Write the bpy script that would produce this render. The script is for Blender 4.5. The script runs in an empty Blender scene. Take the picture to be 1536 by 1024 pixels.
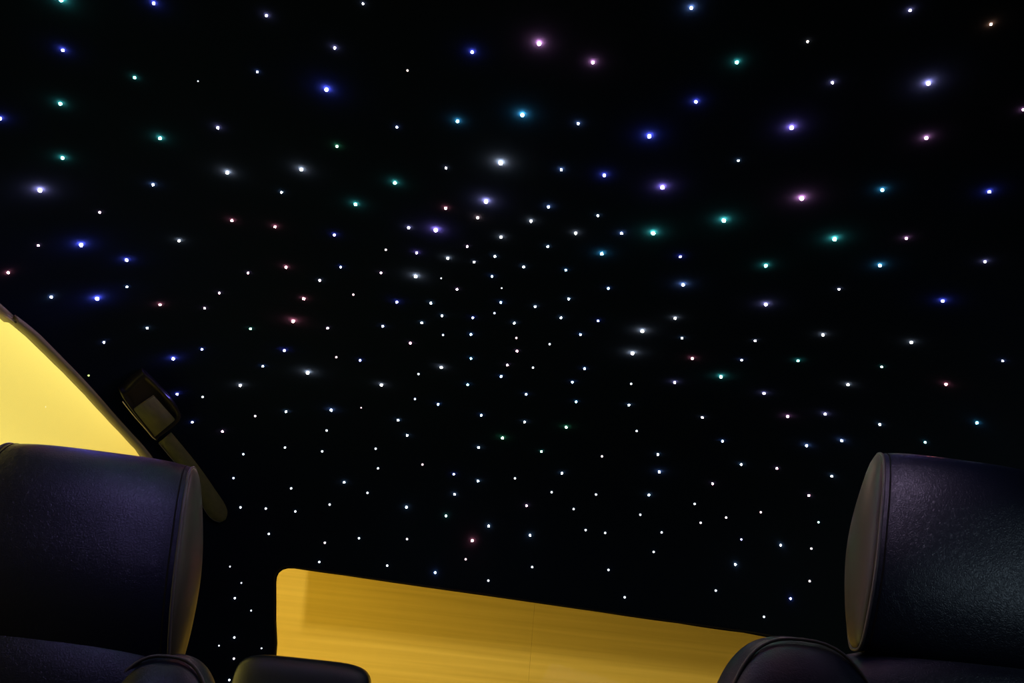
import bpy, bmesh, math, random
from mathutils import Vector, Matrix
random.seed(7)
SC = bpy.context.scene
COL = SC.collection
W, H, F = 1536, 1024, 1150.0
CAM = Vector((0.0, 0.0, 0.98))
PITCH, ROLL, YAW = math.radians(25), math.radians(6), math.radians(-3)

# ------------------------------------------------------------------ camera
R3 = (Matrix.Rotation(YAW, 3, 'Z') @ Matrix.Rotation(math.pi/2 + PITCH, 3, 'X') @ Matrix.Rotation(ROLL, 3, 'Z'))
cd = bpy.data.cameras.new('camera'); cam = bpy.data.objects.new('camera', cd); COL.objects.link(cam)
cam.matrix_world = Matrix.Translation(CAM) @ R3.to_4x4()
cd.sensor_width = 36; cd.lens = 36*F/W; cd.clip_start = 0.01; cd.clip_end = 60
SC.camera = cam
SC.view_settings.view_transform = 'Standard'; SC.view_settings.look = 'None'
SC.view_settings.exposure = 0; SC.view_settings.gamma = 1; SC.view_settings.use_curve_mapping = False

def ray(px, py):
    return (R3 @ Vector(((px - W/2)/F, (H/2 - py)/F, -1))).normalized()
def at_depth(px, py, d):            # point on the view ray at distance d along the view axis
    return CAM + R3 @ Vector(((px - W/2)/F*d, (H/2 - py)/F*d, -d))

# ------------------------------------------------------------------ cabin shell (rounded box)
CX, CY, CZ = 0.11, 0.72, 0.98
A, B, C_, N = 0.91, 1.5, 0.60, 4.2
def shell_f(p):
    x, y, z = abs((p.x-CX)/A), abs((p.y-CY)/B), max(0.0, (p.z-CZ)/C_)
    return x**N + y**N + z**N - 1
def shell_n(p):                     # unit normal into the cabin
    e = 1e-4; g = Vector([(shell_f(p+Vector(v)*e) - shell_f(p-Vector(v)*e)) for v in ((1,0,0),(0,1,0),(0,0,1))])
    return -g.normalized()
def hit(px, py, o=None, d=None):
    o = o or CAM; d = d or ray(px, py)
    a, b = 0.0, 5.0
    for _ in range(50):
        m = (a+b)/2
        if shell_f(o + d*m) > 0: b = m
        else: a = m
    return o + d*a

# ------------------------------------------------------------------ materials
def nodes(name):
    m = bpy.data.materials.new(name); m.use_nodes = True
    nt = m.node_tree; return m, nt, nt.nodes['Principled BSDF']
def plain(name, col, rough=.5, spec=.5, metal=0):
    m, nt, b = nodes(name)
    b.inputs['Base Color'].default_value = (*col, 1); b.inputs['Roughness'].default_value = rough
    b.inputs['Specular IOR Level'].default_value = spec; b.inputs['Metallic'].default_value = metal
    return m
def bump(nt, b, kind, scale, strength, dist, detail=4):
    tc = nt.nodes.new('ShaderNodeTexCoord')
    if kind == 'v':
        t = nt.nodes.new('ShaderNodeTexVoronoi'); t.inputs['Scale'].default_value = scale; out = t.outputs['Distance']
        ns = nt.nodes.new('ShaderNodeTexNoise'); ns.inputs['Scale'].default_value = scale*.35
        mx = nt.nodes.new('ShaderNodeMixRGB'); mx.inputs[0].default_value = .02
        nt.links.new(tc.outputs['Object'], ns.inputs['Vector'])
        nt.links.new(tc.outputs['Object'], mx.inputs[1]); nt.links.new(ns.outputs['Color'], mx.inputs[2])
        nt.links.new(mx.outputs[0], t.inputs['Vector'])
    else:
        t = nt.nodes.new('ShaderNodeTexNoise'); t.inputs['Scale'].default_value = scale; t.inputs['Detail'].default_value = detail
        out = t.outputs['Fac']; nt.links.new(tc.outputs['Object'], t.inputs['Vector'])
    bp = nt.nodes.new('ShaderNodeBump'); bp.inputs['Strength'].default_value = strength; bp.inputs['Distance'].default_value = dist
    nt.links.new(out, bp.inputs['Height']); nt.links.new(bp.outputs['Normal'], b.inputs['Normal'])

M = {}
m, nt, b = nodes('headliner_suede'); b.inputs['Base Color'].default_value = (.0035, .0062, .0112, 1); b.inputs['Roughness'].default_value = 1
b.inputs['Specular IOR Level'].default_value = .0; bump(nt, b, 'n', 900, .25, .0005); M['liner'] = m
m, nt, b = nodes('navy_leather'); b.inputs['Base Color'].default_value = (.004, .008, .022, 1); b.inputs['Roughness'].default_value = .34
b.inputs['Specular IOR Level'].default_value = .5; bump(nt, b, 'v', 420, .28, .0007); M['leather'] = m
m, nt, b = nodes('side_leather_window_lit'); b.inputs['Base Color'].default_value = (.046, .040, .026, 1); b.inputs['Roughness'].default_value = .40  # golden window light put into the side panels' base colour
b.inputs['Specular IOR Level'].default_value = .4; bump(nt, b, 'n', 500, .08, .0004); M['side'] = m
M['piping'] = plain('leather_piping', (.075, .07, .07), .4, .5)
M['plastic'] = plain('black_plastic', (.004, .004, .005), .5, .12)
M['gloss'] = plain('window_reveal_trim', (.22, .19, .11), .5, .4)
M['seal'] = plain('black_rubber_seal', (.004, .004, .004), .7, .2)
M['carpet'] = plain('black_carpet', (.01, .01, .012), 1, 0)
# belt webbing: fine woven rows, yellow window light put into the olive colour
m, nt, b = nodes('belt_webbing'); b.inputs['Roughness'].default_value = .8
tc = nt.nodes.new('ShaderNodeTexCoord'); wv = nt.nodes.new('ShaderNodeTexWave'); wv.inputs['Scale'].default_value = 240; wv.inputs['Distortion'].default_value = 2.5
ns = nt.nodes.new('ShaderNodeTexNoise'); ns.inputs['Scale'].default_value = 120
rp = nt.nodes.new('ShaderNodeValToRGB'); rp.color_ramp.elements[0].color = (.032, .034, .007, 1); rp.color_ramp.elements[1].color = (.085, .085, .022, 1)
mp = nt.nodes.new('ShaderNodeMapping'); mp.inputs['Scale'].default_value = (1, .08, 1)
nt.links.new(tc.outputs['Object'], mp.inputs['Vector']); nt.links.new(mp.outputs[0], ns.inputs['Vector'])
nt.links.new(ns.outputs['Fac'], rp.inputs['Fac']); nt.links.new(rp.outputs[0], b.inputs['Base Color'])
bp = nt.nodes.new('ShaderNodeBump'); bp.inputs['Strength'].default_value = .4; bp.inputs['Distance'].default_value = .0006
nt.links.new(tc.outputs['Object'], wv.inputs['Vector']); nt.links.new(wv.outputs['Fac'], bp.inputs['Height']); nt.links.new(bp.outputs[0], b.inputs['Normal'])
M['webbing'] = m
# yellow boarded wall behind the car: faint grain running along x
m, nt, b = nodes('yellow_grained_board'); b.inputs['Roughness'].default_value = .6; b.inputs['Specular IOR Level'].default_value = .2
tc = nt.nodes.new('ShaderNodeTexCoord'); mp = nt.nodes.new('ShaderNodeMapping'); mp.inputs['Scale'].default_value = (.45, 1, 26)
ns = nt.nodes.new('ShaderNodeTexNoise'); ns.inputs['Scale'].default_value = 2.0; ns.inputs['Detail'].default_value = 5; ns.inputs['Roughness'].default_value = .55
rp = nt.nodes.new('ShaderNodeValToRGB'); rp.color_ramp.elements[0].position = .3; rp.color_ramp.elements[1].position = .7
rp.color_ramp.elements[0].color = (.645, .405, .050, 1); rp.color_ramp.elements[1].color = (.765, .495, .072, 1)
nt.links.new(tc.outputs['Object'], mp.inputs['Vector']); nt.links.new(mp.outputs[0], ns.inputs['Vector'])
nt.links.new(ns.outputs['Fac'], rp.inputs['Fac']); nt.links.new(rp.outputs[0], b.inputs['Base Color']); M['board'] = m
M['yellow'] = plain('yellow_painted_wall', (.89, .775, .185), .8, .1)
M['concrete'] = plain('grey_concrete', (.12, .11, .09), .9, .1)
# clear window glass
m = bpy.data.materials.new('window_glass'); m.use_nodes = True; nt = m.node_tree; nt.nodes.clear()
o_ = nt.nodes.new('ShaderNodeOutputMaterial'); tr = nt.nodes.new('ShaderNodeBsdfTransparent'); gl = nt.nodes.new('ShaderNodeBsdfGlossy')
gl.inputs['Roughness'].default_value = .02; mx = nt.nodes.new('ShaderNodeMixShader'); mx.inputs[0].default_value = .004
nt.links.new(tr.outputs[0], mx.inputs[1]); nt.links.new(gl.outputs[0], mx.inputs[2]); nt.links.new(mx.outputs[0], o_.inputs[0]); M['glass'] = m

STAR_COL = {'W': (.80,.90,1), 'K': (1,.66,.66), 'R': (1,.26,.36), 'P': (.9,.36,.75), 'O': (1,.5,.28), 'L': (.52,.48,1), 'V': (.38,.25,1),
            'b': (.26,.46,1), 'B': (.10,.13,1), 'C': (.07,.48,.8), 'T': (.07,.62,.52), 'G': (.12,.75,.33), 'Y': (.65,.85,.08)}
STAR_PWR = {0: 3.5, 1: 60, 2: 250, 3: 750, 4: 1300}
_sm = {}
def star_mat(c, g):
    if (c, g) in _sm: return _sm[(c, g)]
    m = bpy.data.materials.new('star_glow'); m.use_nodes = True; nt = m.node_tree; nt.nodes.clear()
    o = nt.nodes.new('ShaderNodeOutputMaterial'); e = nt.nodes.new('ShaderNodeEmission')
    col = STAR_COL[c]
    if g <= 1: col = tuple(.5*v + .5 for v in col) if g == 0 else tuple(.8*v + .2 for v in col)
    if g > 1: col = (col[0]*1.6, col[1], col[2]*.7)          # seen on the blue-black cloth
    e.inputs['Color'].default_value = (*col, 1); e.inputs['Strength'].default_value = STAR_PWR[g] if c != 'Y' else 1.6
    nt.links.new(e.outputs[0], o.inputs[0]); _sm[(c, g)] = m
    return m

# ------------------------------------------------------------------ helpers
def link(name, me, mat=None, parent=None, smooth=True):
    o = bpy.data.objects.new(name, me); COL.objects.link(o)
    if mat: me.materials.append(mat)
    if smooth: me.polygons.foreach_set('use_smooth', [True]*len(me.polygons))
    if parent: o.parent = parent
    return o
def frombm(name, bm, mat, parent=None, smooth=True):
    bmesh.ops.recalc_face_normals(bm, faces=bm.faces)
    me = bpy.data.meshes.new(name); bm.to_mesh(me); bm.free()
    return link(name, me, mat, parent, smooth)
def tag(o, label=None, cat=None, group=None, kind=None):
    if label: o['label'] = label
    if cat: o['category'] = cat
    if group: o['group'] = group
    if kind: o['kind'] = kind
    return o
def empty(name, loc, rot=None):
    o = bpy.data.objects.new(name, None); COL.objects.link(o); o.location = loc
    if rot: o.rotation_euler = rot
    o.empty_display_size = .05
    return o
def box_bm(c, s, bev=0, seg=3):
    bm = bmesh.new(); bmesh.ops.create_cube(bm, size=1)
    for v in bm.verts: v.co = Vector((v.co.x*s[0]+c[0], v.co.y*s[1]+c[1], v.co.z*s[2]+c[2]))
    if bev: bmesh.ops.bevel(bm, geom=bm.edges[:], offset=bev, segments=seg, affect='EDGES', profile=.5)
    return bm
def prism_bm(pts, off):             # closed polygon extruded by vector off
    bm = bmesh.new(); a = [bm.verts.new(p) for p in pts]; c = [bm.verts.new(Vector(p)+off) for p in pts]
    n = len(pts); bm.faces.new(a); bm.faces.new(c[::-1])
    for i in range(n): bm.faces.new((a[i], c[i], c[(i+1) % n], a[(i+1) % n]))
    return bm
def crom(pts, n, closed=True):
    out = []; k = len(pts)
    segs = k if closed else k-1
    for s in range(segs):
        g = (lambda i: pts[i % k]) if closed else (lambda i: pts[min(max(i, 0), k-1)])
        p0, p1, p2, p3 = (Vector(g(s+j)) for j in (-1, 0, 1, 2))
        for i in range(n):
            t = i/n
            out.append(.5*((2*p1)+(p2-p0)*t+(2*p0-5*p1+4*p2-p3)*t*t+(3*p1-p0-3*p2+p3)*t**3))
    if not closed: out.append(Vector(pts[-1]))
    return out
def tube_bm(path, r, closed=False, seg=8):
    bm = bmesh.new(); n = len(path); rings = []
    up = None
    for i, p in enumerate(path):
        if closed: t = (path[(i+1) % n]-path[i-1]).normalized()
        else: t = (path[min(i+1, n-1)]-path[max(i-1, 0)]).normalized()
        if up is None: up = t.orthogonal().normalized()
        up = (up - t*up.dot(t)).normalized(); s = t.cross(up)
        rings.append([bm.verts.new(p + (up*math.cos(a)+s*math.sin(a))*r) for a in [2*math.pi*j/seg for j in range(seg)]])
    for i in range(n if closed else n-1):
        a, b2 = rings[i], rings[(i+1) % n]
        # match twist at the closing ring
        sh = 0
        if closed and i == n-1: sh = min(range(seg), key=lambda q: (a[0].co-b2[q].co).length)
        for j in range(seg): bm.faces.new((a[j], a[(j+1) % seg], b2[(j+1+sh) % seg], b2[(j+sh) % seg]))
    if not closed: bm.faces.new(rings[0][::-1]); bm.faces.new(rings[-1])
    return bm
def superell_bm(ax, ay, az, n=3.0, nu=48, nv=32, warp=None):
    bm = bmesh.new(); rows = []
    def sp(c, e): return math.copysign(abs(c)**e, c)
    e = 2.0/n
    for j in range(nv+1):
        v = -math.pi/2 + math.pi*j/nv; row = []
        for i in range(nu):
            u = 2*math.pi*i/nu
            p = Vector((ax*sp(math.cos(v), e)*sp(math.cos(u), e), ay*sp(math.cos(v), e)*sp(math.sin(u), e), az*sp(math.sin(v), e)))
            if warp: p = warp(p)
            row.append(bm.verts.new(p))
        rows.append(row)
    for j in range(nv):
        for i in range(nu): bm.faces.new((rows[j][i], rows[j][(i+1) % nu], rows[j+1][(i+1) % nu], rows[j+1][i]))
    bmesh.ops.remove_doubles(bm, verts=bm.verts, dist=1e-6)
    return bm

# ------------------------------------------------------------------ shell mesh
def dirs_shell():
    bm = bmesh.new(); nu, nv = 192, 56; rows = []
    for j in range(nv):
        el = (math.pi/2)*(j/nv); row = []
        for i in range(nu):
            az = 2*math.pi*i/nu
            d = Vector((math.cos(el)*math.cos(az)*A, math.cos(el)*math.sin(az)*B, math.sin(el)*C_))
            row.append(bm.verts.new(hit(0, 0, Vector((CX, CY, CZ)), d.normalized())))
        rows.append(row)
    top = bm.verts.new(hit(0, 0, Vector((CX, CY, CZ)), Vector((0, 0, 1))))
    for j in range(nv-1):
        for i in range(nu): bm.faces.new((rows[j][i], rows[j][(i+1) % nu], rows[j+1][(i+1) % nu], rows[j+1][i]))
    for i in range(nu): bm.faces.new((rows[-1][i], rows[-1][(i+1) % nu], top))
    return bm, [v.co.copy() for v in rows[0]]
bm, rim = dirs_shell()
ceiling = frombm('ceiling', bm, M['liner'])
def skirt(name, sel, mat):
    pts = [p for p in rim if sel(p)]
def make_skirt(name, i0, i1):
    bm = bmesh.new(); n = len(rim); prev = None
    for k in range(i0, i1+1):
        p = rim[k % n]; a = bm.verts.new(p); b2 = bm.verts.new((p.x, p.y, 0))
        if prev: bm.faces.new((prev[0], prev[1], b2, a))
        prev = (a, b2)
    o = frombm(name, bm, M['liner']); tag(o, kind='structure'); return o
nR = len(rim); q = nR//8
walls = [make_skirt('wall_right', -q, q), make_skirt('wall_rear', q, 3*q), make_skirt('wall_left', 3*q, 5*q), make_skirt('wall_front', 5*q, 7*q)]
tag(ceiling, kind='structure')
for o in [ceiling] + walls:
    sd = o.modifiers.new('thick', 'SOLIDIFY'); sd.thickness = .015; sd.offset = 0
    me = o.data; c0 = Vector((CX, CY, .8))
    # make the normals look into the cabin, then grow outwards
    f = me.polygons[len(me.polygons)//2]
    if f.normal.dot(c0 - f.center) < 0: me.flip_normals()
    sd.offset = -1

# window outlines, found where the view rays meet the lining
side_px = [(-260,300),(-110,380),(-18,462),(6,480),(26,495),(46,512),(75,541),(100,566),(131,599),(160,632),(182,656),(203,679),(222,705),(236,735)]
side_yz = [(hit(x+11, y-5).y, hit(x+11, y-5).z) for x, y in side_px]
side_yz = [(-.05, side_yz[2][1]+.005), (.45, side_yz[2][1]+.01)] + side_yz[2:]
yl, zl = side_yz[-1]
side_yz += [(yl+.03, .93), (yl-.02, .86), (yl-.15, .82), (.3, .80), (-.05, .80)]
rear_px = [(413,985),(413,930),(413,872),(414,864),(417,857.5),(423,853),(431,851),(440,851.2),(520,862.5),(640,880),(768,898),(900,917),(1020,934),(1120,948),(1165,956),(1200,962)]
rear_xz = [(hit(x, y).x, hit(x, y).z) for x, y in rear_px]
xr, zr = rear_xz[-1]
rear_xz += [(xr+.02, zr-.03), (xr+.02, .86), (xr-.02, .80), (rear_xz[0][0]+.02, .80), (rear_xz[0][0]-.0, .86)]
def cut(objs, bm):
    me = bpy.data.meshes.new('cutter'); bmesh.ops.recalc_face_normals(bm, faces=bm.faces); bm.to_mesh(me); bm.free()
    c = bpy.data.objects.new('cutter', me); COL.objects.link(c)
    for o in objs:
        md = o.modifiers.new('cut', 'BOOLEAN'); md.operation = 'DIFFERENCE'; md.object = c; md.solver = 'EXACT'
    return c
c1 = cut([ceiling, walls[2], walls[1]], prism_bm([(-1.3, y, z) for y, z in side_yz], Vector((.9, 0, 0))))
c2 = cut([ceiling, walls[1]], prism_bm([(x, 1.85, z) for x, z in rear_xz], Vector((0, .9, 0))))
dg = bpy.context.evaluated_depsgraph_get()
new = {}
for o in [ceiling] + walls: new[o.name] = bpy.data.meshes.new_from_object(o.evaluated_get(dg))
for o in [ceiling] + walls:
    o.modifiers.clear(); o.data = new[o.name]
    o.data.polygons.foreach_set('use_smooth', [True]*len(o.data.polygons))
    bm = bmesh.new(); bm.from_mesh(o.data)
    for e in bm.edges:
        if len(e.link_faces) == 2 and e.calc_face_angle(0) > .6: e.smooth = False
    bm.to_mesh(o.data); bm.free()
for c in (c1, c2): bpy.data.objects.remove(c)

# floor of the cabin
fb = bmesh.new(); vs = [fb.verts.new((p.x, p.y, 0)) for p in rim]; fb.faces.new(vs)
fl = frombm('floor', fb, M['carpet'], smooth=False); tag(fl, kind='structure')
sd = fl.modifiers.new('t', 'SOLIDIFY'); sd.thickness = .02

# window frames (reveal band + rubber seal) and panes
def out_x(p):   # point on lining seen along x at (y,z), left side
    y, z = p; a, b2 = CX, CX-2
    for _ in range(40):
        m_ = (a+b2)/2
        if shell_f(Vector((m_, y, z))) > 0: b2 = m_
        else: a = m_
    return Vector((a, y, z))
def out_y(p):
    x, z = p; a, b2 = CY, CY+3
    for _ in range(40):
        m_ = (a+b2)/2
        if shell_f(Vector((x, m_, z))) > 0: b2 = m_
        else: a = m_
    return Vector((x, a, z))
def window(name, ring2, surf, outv, frame_w, frame_mat):
    ring = crom([Vector((a, b2, 0)) for a, b2 in ring2], 3)
    base = [surf((p.x, p.y)) for p in ring]
    n = len(base); cen = sum(base, Vector())/n
    inn = -outv
    # frame: small L-shaped band hugging the opening
    bm = bmesh.new(); ins = -.002 if outv.x < 0 else .0
    prof = [(ins, .016), (ins, -.002), (frame_w*.25, -.0045), (frame_w*.6, -.0055), (frame_w, -.003), (frame_w, .004)]
    rings = []
    for i, p in enumerate(base):
        t = (base[(i+1) % n]-base[i-1]).normalized(); side = t.cross(outv).normalized()
        if side.dot(p-cen) < 0: side = -side
        rings.append([bm.verts.new(p + side*a + outv*d) for a, d in prof])
    for i in range(n):
        for j in range(len(prof)-1):
            bm.faces.new((rings[i][j], rings[i][j+1], rings[(i+1) % n][j+1], rings[(i+1) % n][j]))
    fr = frombm(name, bm, frame_mat); tag(fr, kind='structure'); fr.data.materials.append(M['seal'])
    for f in fr.data.polygons:
        if f.index % (len(prof)-1) > 1: f.material_index = 1
    bm = bmesh.new()
    vs = [bm.verts.new(p + outv*.012) for p in base]; f = bm.faces.new(vs)
    bmesh.ops.triangulate(bm, faces=[f])
    g = frombm('window_pane', bm, M['glass'], fr, smooth=False)
    return fr
w1 = window('window_1', side_yz, out_x, Vector((-1, 0, 0)), .016, M['gloss'])
w2 = window('window_2', rear_xz, out_y, Vector((0, 1, 0)), .004, M['seal'])

# ------------------------------------------------------------------ outside: building walls beyond the windows
def slab(name, c, s, mat, bev=0):
    return frombm(name, box_bm(c, s, bev), mat, smooth=False)
YB = 3.35
def on_wall(px, py): d = ray(px, py); return CAM + d*((YB-CAM.y)/d.y)
XS, X0, ZS = on_wall(800, 930).x, on_wall(461, 900).x, on_wall(470, 945).z
tag(slab('wall_back', (XS-1.2-.0003, YB+.03, 1.3), (2.4, .06, 2.6), M['board']), kind='structure')
tag(slab('wall_back', (XS+2.0+.0003, YB+.03, 1.3), (4.0, .06, 2.6), M['board']), kind='structure')
tag(slab('wall_back', (XS+.8, YB+.075, 1.3), (6.4, .02, 2.6), M['board']), kind='structure')
tag(slab('wall_side', (-1.35, .8, 1.6), (.06, 5.0, 3.2), M['yellow']), kind='structure')
tag(slab('floor', (1.7, .8, -.07), (6.2, 6.2, .06), M['concrete']), kind='structure')
# added board out of view over the window, placed to shade the boards below
ZH, DP = 1.74, .60
sh = slab('shade_blocker', (X0-.06+1.9, YB-DP/2, ZH+.02), (3.8, DP, .04), M['concrete'], .004)
tag(sh, 'added grey board above the rear window view, shading the yellow boarded wall', 'shade board')

# ------------------------------------------------------------------ seats
def headrest(parent, w, loc, rot, tap, dep):
    """inner = +1 when the side panel we see is on +x."""
    prof = [(.034, .121), (.012, .108), (-.004, .07), (-.013, .02), (-.019, -.03), (-.017, -.075), (-.004, -.118), (.018, -.124), (.046, -.114),
            (.082, -.066), (.104, -.01), (.104, .035), (.088, .075), (.066, .105), (.052, .119)]
    P = crom([Vector((y, z, 0)) for y, z in prof], 6); n = len(P)
    P = [Vector((p.x*dep, p.y, 0)) for p in P]; cen = Vector((.045*dep, .0, 0)); tp = lambda z: 1 - tap*z/.12
    hr = empty('headrest', loc, rot); hr.parent = parent
    bm = bmesh.new(); rows = []; K = 28
    for k in range(K+1):
        s = -1 + 2*k/K; x = s*w/2
        e = 1 - .075*abs(s)**5            # crown: slightly tighter at the seams
        rows.append([bm.verts.new((x*tp(p.y), cen.x+(p.x-cen.x)*e, p.y*(1-.045*abs(s)**4)+.0)) for p in P])
    for k in range(K):
        for i in range(n): bm.faces.new((rows[k][i], rows[k][(i+1) % n], rows[k+1][(i+1) % n], rows[k+1][i]))
    frombm('cushion', bm, M['leather'], hr)
    for s in (-1, 1):
        edge = [Vector((s*w/2*tp(p.y), cen.x+(p.x-cen.x)*.925, p.y*.955)) for p in P]
        bm = bmesh.new(); rr = []
        for j in range(9):
            f = math.cos(j/9*math.pi/2); bul = .014*math.sin(j/9*math.pi/2)
            rr.append([bm.verts.new(((s*w/2*tp(p.z*f)) + s*bul*1.0, cen.x+(p.y-cen.x)*f, p.z*f)) for p in edge])
        c = bm.verts.new((s*w/2 + s*.014, cen.x, 0))
        for j in range(8):
            for i in range(n): bm.faces.new((rr[j][i], rr[j][(i+1) % n], rr[j+1][(i+1) % n], rr[j+1][i]))
        for i in range(n): bm.faces.new((rr[8][i], rr[8][(i+1) % n], c))
        tag(frombm('side_panel', bm, M['side'], hr), 'smooth stitched side panel')
        pp = [p + Vector((s*.0005, 0, 0)) for p in edge]
        frombm('piping', tube_bm(pp, .0019, True), M['piping'], hr)
        pp = [Vector((p.x - s*.007, cen.x+(p.y-cen.x)*1.012, p.z*1.008)) for p in edge]
        frombm('seam', tube_bm(pp, .0011, True, 6), M['seal'], hr)
    for s in (-1, 1):
        frombm('post', tube_bm([Vector((s*.05, .045, -.11)), Vector((s*.05, .05, -.22))], .006, False, 12), M['plastic'], hr)
    return hr

def seat(name, label, head_px, D, w, yaw, half, btop, bol_c, bol_w, bolz, tap=.145, hroll=0, dep=.8, bz=0):
    """car seat facing the camera; D = distance in front of the camera of the headrest's face"""
    p = at_depth(*head_px, D)
    root = empty(name, (p.x, p.y+.05, 0)); tag(root, label, 'car seat')
    root.rotation_euler = (0, 0, yaw)
    zh = p.z
    headrest(root, w, Vector((0, -.05, zh)), (math.radians(-4), math.radians(hroll), 0), tap, dep)
    zt = zh - .117 + btop
    # backrest body
    hb = (zt - .42)/2
    def wp(q):
        k = (q.z+hb)/(2*hb)
        return Vector((q.x*(1-.10*k**3), q.y + .09*(k-1), q.z - .012*(abs(q.x)/half)**2*max(0, k)))
    o = frombm('backrest', superell_bm(half, .065, hb, 4.5, 72, 60, wp), M['leather'], root); o.location = (0, -.015, .42+hb)
    for s in (-1, 1):
        # side bolster
        hz = bolz
        def wb(q, s=s):
            k = (q.z+hz)/(2*hz)
            return Vector((q.x + s*.02*(1-k)*1.2, q.y + .08*(k-1), q.z))
        o = frombm('bolster', superell_bm(bol_w, .062, hz, 2.7, 56, 48, wb), M['leather'], root)
        o.location = (s*bol_c, -.043, zt - .004 - hz - bz)
        e = [wb(Vector((bol_w*.93*math.copysign(abs(math.cos(a))**(2/2.7), math.cos(a))*1, -.001 + s*0, hz*.985*abs(math.sin(a))**(2/2.7)))) for a in [math.pi*j/40 for j in range(41)]]
        pt = frombm('piping', tube_bm([v + Vector((0, -.026, 0)) for v in e], .0018, False), M['piping'], o)
    o = frombm('seat_cushion', superell_bm(half, .25, .08, 4, 48, 24), M['leather'], root); o.location = (0, -.19, .42)
    o = frombm('seat_base', box_bm((0, -.16, .18), (half*1.5, .40, .36), .03), M['plastic'], root)
    return root

s1 = seat('car_seat', 'navy leather seat in front of the yellow-lit side window, headrest beside the belt anchor', (84, 818), .84, .256, math.radians(3), .232, .044, .150, .078, .27, .175, 0, .9, .017)
s2 = seat('car_seat', 'navy leather seat whose shoulder bolster covers the corner of the rear window', (1481, 831), .86, .244, math.radians(-3), .27, .012, .222, .106, .27, .23, 1.5, .66)
for s in (s1, s2): s['group'] = 'navy leather captain seats'

# third row seat: only its headrest shows over the lower edge of the rear window
p = at_depth(458, 1010, 1.62)
r3 = empty('rear_bench', (p.x, p.y, 0)); tag(r3, 'dark third-row seat with rounded headrest below the rear window', 'car seat')
o = frombm('headrest', superell_bm(.142, .05, .10, 5.5, 72, 48), M['leather'], r3); o.location = (0, 0, 0)
TOPZ = at_depth(480, 989, 1.60).z
o.location = (0, 0, TOPZ-.10)
o = frombm('backrest', superell_bm(.26, .07, .25, 5), M['leather'], r3); o.location = (0, .0, TOPZ-.22-.25)
for s in (-1, 1): frombm('post', tube_bm([Vector((s*.05, 0, TOPZ-.19)), Vector((s*.05, 0, TOPZ-.30))], .006), M['plastic'], r3)
o = frombm('seat_cushion', superell_bm(.26, .22, .08, 4), M['leather'], r3); o.location = (0, -.18, .32)
frombm('seat_base', box_bm((0, -.16, .12), (.42, .3, .24), .02), M['plastic'], r3)

# ------------------------------------------------------------------ seat belt anchor on the pillar
def on_plane(px, py, p0, n):
    d = ray(px, py); return CAM + d*((p0-CAM).dot(n)/d.dot(n))
pc = hit(228, 612); nrm = shell_n(pc); p0 = pc + nrm*.022
BX = [(184,597),(189,586),(212,564),(223,565),(266,612),(270,632),(240,656),(231,658)]
Q = [on_plane(x, y, p0, nrm) for x, y in BX]
root = empty('seat_belt_anchor', pc); tag(root, 'tilted black seat belt anchor with woven insert on pillar beside the side window', 'seat belt anchor')
def loc_(pts, r): return [v - r.location for v in pts]
qs = loc_(crom(Q, 4), root); n = len(qs); cen = sum(qs, Vector())/n
bm = bmesh.new(); rr = []
for sc, dz in ((1, -.030), (1, -.004), (.985, -.0015), (.95, 0), (.86, -.0005), (.84, -.003)):
    rr.append([bm.verts.new(cen + (v-cen)*sc + nrm*dz) for v in qs])
for a, b2 in zip(rr, rr[1:]):
    for i in range(n): bm.faces.new((a[i], a[(i+1) % n], b2[(i+1) % n], b2[i]))
bm.faces.new(rr[-1]); bm.faces.new(rr[0][::-1])
frombm('housing', bm, M['plastic'], root)
IN = loc_([on_plane(x, y, p0 + nrm*.0005, nrm) for x, y in ((200,615),(231,594),(263,630),(232,656))], root)
bm = prism_bm([v for v in IN], -nrm*.006); bmesh.ops.bevel(bm, geom=bm.edges[:], offset=.0012, segments=2, affect='EDGES')
tag(frombm('insert', bm, M['webbing'], root), 'woven belt insert tinted olive by painted window light')
RP = loc_([on_plane(x, y, p0 + nrm*.001, nrm) for x, y in ((184,602),(190,610),(203,626),(218,643),(228,655),(233,659))], root)
tag(frombm('edge_strip', tube_bm(crom(RP, 4, False), .0008, False), plain('chromed_edge', (.5, .45, .32), .3, .5, .6), root), 'thin bright metal edge strip')

# belt strap running down the pillar from the anchor
cl = [(244,650,13),(262,672,13),(278,692,13),(293,714,14),(307,737,15),(319,757,16),(327,770,13),(331,778,5)]
root = empty('belt_strap', hit(300, 725)); tag(root, 'belt strap tinted olive by painted window light, sloping down the pillar behind the headrest', 'belt strap')
bm = bmesh.new(); prev = None; L_, R_ = [], []
for i, (x, y, hw) in enumerate(cl):
    a = cl[max(i-1, 0)]; c = cl[min(i+1, len(cl)-1)]
    tx, ty = c[0]-a[0], c[1]-a[1]; l = math.hypot(tx, ty); nx, ny = ty/l, -tx/l
    L_.append((x+nx*hw, y+ny*hw)); R_.append((x-nx*hw, y-ny*hw))
def spt(px, py, off):
    h = hit(px, py); return h + shell_n(h)*off - root.location
Lc = crom([spt(x, y, .014) for x, y in L_], 4, False); Rc = crom([spt(x, y, .014) for x, y in R_], 4, False)
for a, c in zip(Lc, Rc):
    nn = shell_n((a+c)/2 + root.location)
    ring = [bm.verts.new(v) for v in (a, (a+c)/2 + nn*.0012, c, c - nn*.0022, a - nn*.0022)]
    if prev:
        for j in range(5): bm.faces.new((prev[j], prev[(j+1) % 5], ring[(j+1) % 5], ring[j]))
    else: bm.faces.new(ring[::-1])
    prev = ring
bm.faces.new(prev)
frombm('strap', bm, M['webbing'], root)
LS = [v - shell_n(v+root.location)*0 for v in Rc]
frombm('stitched_edge', tube_bm(LS, .0007), M['piping'], root)

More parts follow.
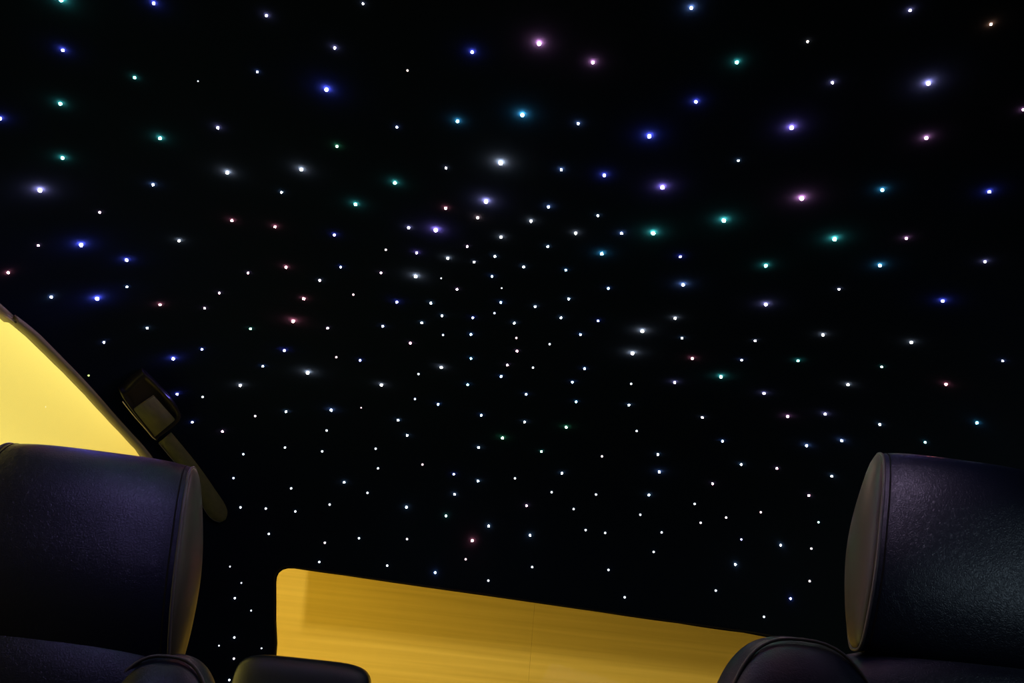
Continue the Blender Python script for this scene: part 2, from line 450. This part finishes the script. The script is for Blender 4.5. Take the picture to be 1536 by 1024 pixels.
# ------------------------------------------------------------------ star lights
T = """
0 0|367 0 T4;922 20 B3;377 302 B3;808 466 T2;1188 487 W0t;362 623 T3;0 711 B3;960 830 T3;1307 766 L2;375 948 T3
1 0|642 23 K1;63 94 L2;472 288 L2;1297 313 B3;8 431 L1;909 423 O0;423 538 B4;1209 728 C3;845 763 L1;485 878 G2;272 1018 W3;1140 1008 K1;1468 979 W4
2 0|163 262 P4;485 375 P3;1076 48 b3;1350 374 T3;62 690 C4;397 742 b2;1103 611 B3;824 818 B4;296 1018 b2;1357 964 W1
3 0|853 63 L2;1338 146 O2;238 250 O1;387 496 L2;962 501 L4;142 767 V4;950 828 P3;1533 658 P2
0 1|240 118 L4;918 84 b2;1364 12 W3;598 250 R1;1391 299 R2;487 445 B4;230 449 R1;1075 420 W2;760 536 B3;49 612 R2;1488 613 R1;762 697 b1;1316 733 R1;308 758 b2;583 768 B4;960 804 R2;1228 825 R1;883 944 W1;1503 948 G1
1 1|153 130 W1;833 73 T3;597 202 T3;1380 186 L4;1138 225 R2;1330 283 K2;114 336 R2;916 342 L2;1079 357 V4;470 385 B2;1470 399 W2;779 474 K0;964 493 V2;1267 455 R1;1151 525 W2;1433 514 W1;1309 548 K1;180 579 R2;508 578 B1;958 635 W3;750 613 R1;1416 634 b1;382 658 K1;1111 645 W0t;1474 704 W0t;1206 711 R1;584 743 R0;286 768 R2;845 788 B2;1049 794 W1;1469 790 b1;1431 854 b0;1116 870 W1;1301 882 B1;223 903 R3;995 912 W1;761 933 L1;430 944 R1;1122 985 b0;1290 982 b1
2 1|553 28 B3;903 101 V4;219 217 b2;114 302 W2;515 270 W1;1271 299 T4;382 375 W2;657 376 b2;847 375 T4;215 455 W1;539 499 C3;1010 516 B2;70 577 W1;323 596 C1;1523 570 T3;578 706 b1;1027 685 b3;340 769 W1;139 815 W1;1523 803 L3;294 882 W1;517 901 B1;979 885 W2;14 914 W1;411 983 b1;782 963 W3;1020 1004 W1;26 1003 R0;1459 1020 K1
3 1|202 167 P4;686 116 C3;1328 127 B3;400 410 T4;830 406 P2;672 569 C3;1302 546 L2;426 711 K1;1049 782 B3;330 985 W2
0 2|624 5 L1;1212 47 B1;1040 104 B3;532 204 Y1;1442 264 W2;1063 316 B2;1216 333 W0;1154 484 B1;1531 447 K0;1335 540 R1;1460 676 b0;1401 819 b0;1443 995 W0
1 2|170 55 B2;926 10 R1;41 149 b1;482 94 R0;625 113 B1;310 188 W3;1290 102 C1;1111 156 W2;975 195 W0;1508 142 R1;1471 210 b1;752 261 W2;1270 259 C1;954 345 b0;1093 377 b1;451 412 b2;631 397 R0t;180 421 W1;1352 443 b1;853 472 W1;424 534 W0;907 564 W1;1479 579 G2;174 636 W0;397 659 W0;718 643 W0;1336 636 W1;999 738 R0;732 761 W0;1187 796 B1;529 845 W1;1332 837 W1;211 881 W0;669 908 W0;1191 917 W1;442 978 W0;903 994 W1;59 1002 W0;236 1019 W0
2 2|226 16 W0;30 58 R1;723 72 W3;1082 103 R2;1378 112 L1;126 157 W0;435 163 b1;362 244 b1;715 254 W0;976 246 L2;1254 212 T3;85 317 b1;385 362 C1;702 382 W1;1512 312 L2;76 483 W1;325 515 G2;1142 456 K1;748 537 W0;177 660 G1;540 689 K0;1263 598 b1;875 678 W1;300 790 W1;18 821 W0;884 783 b2;1375 738 W1;1203 853 R1;238 904 W0;504 918 W0;822 921 W1;1096 974 W0;87 985 R1;370 1005 W0
3 2|860 6 W2;180 116 T2;682 153 G1;1408 117 L1;480 260 W2;1068 257 R2;118 450 P2;343 436 L2;671 498 W1;232 625 b2;443 596 b2;1254 488 C2;943 605 T1;53 761 R1;383 808 W1;245 924 R1
0 3|1380 326 W0t;1448 424 W0t;1409 515 W0;1507 590 W0t;1406 751 W0;1314 800 W0t;1403 878 K0;1376 1006 W0
1 3|77 130 W0;1140 22 G1;1396 83 W1;413 183 K0;618 156 W0;906 161 K0;1298 170 R2;380 298 W0;1258 282 R0;787 320 W0;1075 362 b1;1394 410 W0;33 816 W0t
2 3|770 15 W0;1285 32 K0;1132 63 K0;108 139 W1;442 107 W0;559 124 W0;898 121 W0;1376 163 B0;850 238 W0;121 329 W0;579 346 W0;1340 313 W1;676 510 W0;1223 470 W0;1512 627 W0;1493 0 R0
3 3|303 60 T0;498 115 W0;76 198 W1;260 218 K0;250 413 K0;135 518 B1
"""
RAD = {0: 1.5, 1: 1.4, 2: 1.6, 3: 1.9, 4: 2.4}
stars = []
for line in T.strip().splitlines():
    tl, rest = line.split('|'); tx, ty = map(int, tl.split())
    for s in rest.split(';'):
        a, b2, code = s.split(); g = int(code[1])
        stars.append(dict(x=tx*384+float(a)/4, y=ty*256+float(b2)/4, c=code[0], g=g, r=1.0 if code.endswith('t') else RAD[g]))
print('STARS', len(stars))
CN = {'W': 'white', 'K': 'rosy white', 'R': 'red', 'P': 'pink', 'O': 'orange', 'L': 'lavender', 'V': 'violet', 'b': 'pale blue', 'B': 'blue',
      'C': 'cyan', 'T': 'teal', 'G': 'green', 'Y': 'yellow-green'}
# landmarks: (x, y, phrase); the star nearest to x, y with glow > 1 gets its own label from the phrase
ANC = [(92,0,'green star cut by the frame edge'), (489,134,'large blue star'), (809,65,'largest pink star'), (784,172,'large cyan star'),
       (974,204,'large blue star below the cyan one'), (1393,125,'large icy lavender star'), (1187,192,'large pale violet star'), (60,286,''),
       (122,367,'upper blue star by the side window'), (146,448,'lower blue star by the side window'), (729,302,'lavender-white star'),
       (751,244,'large pure white star'), (654,345,'small-haloed violet star'), (993,281,'large deep violet star'), (1086,330,'outer of the paired teal stars'), (979,349,'inner of the paired teal stars'),
       (1202,298,'mauve-pink star'), (1252,358,'pale teal star')]
ANC_L = ['big green star light cut off by the top edge of the ceiling view', 'big blue star light high on the ceiling with a lavender-blue halo',
 'biggest pink star light, high on the black ceiling with a mauve halo', 'big sky-blue star light under the biggest pink one on the ceiling',
 'big deep blue star light directly above the biggest violet one', 'big icy lavender star light in the upper corner away from the windows',
 'big pale violet star light straight above the big mauve-pink one', 'big pale lavender star light high above the corner of the side window',
 'upper of the two big deep blue star lights beside the side window', 'lower of the two big deep blue star lights beside the side window',
 'big lavender-white star light just above the dense middle cluster', 'big pure white star light with visible spokes between cyan and lavender-white ones',
 'violet-blue star light at the top edge of the dense middle cluster', 'biggest violet star light on the ceiling, bright with a purple halo',
 'teal star light farther from the dense cluster of the two big teal ones', 'teal star light closer to the dense cluster of the two big teal ones',
 'big mauve-pink star light straight below the big pale violet one', 'big pale teal star light below and beyond the mauve-pink one']
ANC_S = ['top edge green star', 'big high blue star', 'biggest pink star', 'big sky-blue star', 'big deep blue star', 'icy lavender star', 'big pale violet star',
 'lavender star above window', 'upper deep blue pair star', 'lower deep blue pair star', 'lavender-white star', 'big pure white star', 'violet-blue cluster star',
 'biggest violet star', 'outer big teal star', 'inner big teal star', 'big mauve-pink star', 'big pale teal star']
marks = []
for (x, y, _), l, s in zip(ANC, ANC_L, ANC_S):
    st = min(stars, key=lambda q: (q['x']-x)**2+(q['y']-y)**2); st['label'] = l; marks.append((st['x'], st['y'], s))
EXTRA = [(849,640,'vivid green star light alone in the lower middle of the ceiling','vivid green star'), (709,810,'bright red star light not far above the rear window','red rear-window star'),
 (948,530,'bright bluish-white star light below the dense middle cluster, away from the side window','bright bluish-white star'), (1082,565,'teal star light with spokes in the lower part of the ceiling','spoked teal star'),
 (461,559,'brighter warm white star light of two above the belt anchor side','bright warm white star'), (440,482,'strongest red star light on the side-window half of ceiling','strongest red star'),
 (1418,576,'red star light high above the headrest farther from the side window','lone red star'), (239,207,'teal star light innermost of four teal ones in the upper corner','innermost teal star'),
 (572,577,'warm white star light level with the belt anchor in open ceiling','warm white star'), (133,563,'yellow-green star light tucked beside the slanted side window frame','yellow-green star'),
 (1165,702,'red star light between the rear window corner and the taller bolster','red star over bolster')]
for x, y, l, s in EXTRA:
    st = min(stars, key=lambda q: (q['x']-x)**2+(q['y']-y)**2); st['label'] = l; marks.append((st['x'], st['y'], s))
marks += [(228,612,'belt anchor'), (436,851,'rear window upper corner'), (780,900,'rear window top edge'), (1325,684,'far headrest top seam'),
          (330,775,'belt strap lower end'), (1150,955,'rear window bolster corner'), (365,960,'dark third-row headrest')]
ORD = ['first', 'second', 'third', 'fourth', 'fifth', 'sixth', 'seventh', 'eighth', 'ninth', 'tenth', 'eleventh', 'twelfth', 'thirteenth']
DIR = ['away from window past', 'below, away from window, past', 'straight below', 'below, toward window from', 'toward window from',
       'above, toward window from', 'straight above', 'above, away from window, past']
SZ = {0: 'tiny', 1: 'small', 2: 'glowing', 3: 'haloed', 4: 'big'}
bk = {}
for st in stars:
    if 'label' in st: continue
    k = min(range(len(marks)), key=lambda i: (marks[i][0]-st['x'])**2+(marks[i][1]-st['y'])**2)
    dx, dy = st['x']-marks[k][0], st['y']-marks[k][1]
    d = int(round(math.degrees(math.atan2(dy, dx))/45)) % 8
    bk.setdefault((k, d, st['c'], st['g']), []).append((math.hypot(dx, dy), st))
for (k, d, c, g), l in bk.items():
    l.sort(key=lambda t: t[0])
    for i, (_, st) in enumerate(l):
        a = f"{SZ[g]} {CN[c]} star light"
        b2 = f"{DIR[d]} {marks[k][2]}"
        st['label'] = f"{a} {b2}" if len(l) == 1 else f"{a}, {ORD[i]} {b2}"
seen = {}
for st in stars:
    n = len(st['label'].split())
    if n > 16: print('LONG', n, st['label'])
    if st['label'] in seen: print('DUP', st['label'])
    seen[st['label']] = 1
# fibre tip: a round bead on a short stem, unit radius, standing proud of the cloth along +z
def dome_mesh(h):
    bm = bmesh.new(); bmesh.ops.create_icosphere(bm, subdivisions=2, radius=1)
    for v in bm.verts: v.co.z += h
    me = bpy.data.meshes.new('star_light'); bm.to_mesh(me); bm.free()
    me.materials.append(M['plastic']); me.polygons.foreach_set('use_smooth', [True]*len(me.polygons)); return me
BH = 1.15
DOME = dome_mesh(BH)
src = bpy.data.objects.new('star_light', DOME)
for i, st in enumerate(stars):
    o = src if i == 0 else src.copy()
    COL.objects.link(o)
    p = hit(st['x'], st['y']); nn = shell_n(p); D = (p-CAM).length
    r = st['r']/F*(p-CAM).dot(R3 @ Vector((0, 0, -1)))
    dv = (p-CAM).normalized(); p = p + dv*(BH*r/dv.dot(nn)) - nn*BH*r      # the bead's middle on the sight line
    # a dome seen at a slant still shows a round tip
    o.matrix_world = Matrix.Translation(p) @ nn.to_track_quat('Z', 'Y').to_matrix().to_4x4() @ Matrix.Diagonal((r, r, r, 1))
    o.material_slots[0].link = 'OBJECT'; o.material_slots[0].material = star_mat(st['c'], st['g'])
    tag(o, st['label'], 'star light', 'fibre optic star lights in the black headliner')

# ------------------------------------------------------------------ lights
def area(name, loc, target, size, size_y, power, col, spread=180):
    l = bpy.data.lights.new(name, 'AREA'); l.shape = 'RECTANGLE'; l.size = size; l.size_y = size_y; l.energy = power; l.color = col
    l.spread = math.radians(spread)
    o = bpy.data.objects.new(name, l); COL.objects.link(o); o.location = loc
    o.rotation_euler = (Vector(target)-Vector(loc)).to_track_quat('-Z', 'Y').to_euler(); return o
area('side_wall_fill', (-1.0, 2.0, 2.45), (-1.3, 2.0, 2.45), 2.6, 1.0, 23, (1, .93, .8), 180)  # added pair of lights, upper and lower, to brighten the side wall evenly
area('side_wall_fill', (-1.0, 2.0, .80), (-1.3, 2.0, .80), 2.6, 1.0, 24, (1, .93, .8), 180)
def point(name, loc, power, col, r):
    l = bpy.data.lights.new(name, 'POINT'); l.energy = power; l.color = col; l.shadow_soft_size = r
    o = bpy.data.objects.new(name, l); COL.objects.link(o); o.location = loc; return o
YL = 1.0; ZL = ZS + (ZH-ZS)/DP*(YB-YL)
area('board_key_light', (X0-.24, YL, ZL), (X0+.5, YB, 1.3), .09, .14, 27, (1, .97, .85), 150)  # added light, set so the board overhead throws its shade edge here
area('board_fill_light', (.7, 2.6, .45), (.7, YB, .45), 3.4, .3, 5.6, (1, .95, .8), 170)  # added fill that lifts the shaded boards
print('LAMP', X0, YL, ZL, ZS)

# added unseen lights for violet, pink and pale highlights on the headrests
area('headrest_violet_fill', (-.47, .50, 1.50), at_depth(195, 700, .86), .03, .03, .040, (.45, .34, 1), 60)  # added for the violet highlight on the headrest top
area('headrest_pink_fill', (.62, .56, 1.50), at_depth(1385, 690, .88), .03, .03, .014, (.8, .6, 1), 45)  # added for the pink highlight on the other headrest
area('headrest_white_fill', (.94, .36, 1.32), (.68, .80, 1.12), .06, .06, .06, (.6, .82, 1), 100)  # added for the pale patch on the headrest face
area('ceiling_blue_fill', (.05, 1.25, .30), (.05, 1.25, 1.5), .3, .3, .75, (.40, .72, 1), 180)  # added blue fill for the ceiling lining and headrest sides

wd = bpy.data.worlds.new('world'); SC.world = wd; wd.use_nodes = True
wd.node_tree.nodes['Background'].inputs[0].default_value = (.02, .02, .03, 1); wd.node_tree.nodes['Background'].inputs[1].default_value = .3
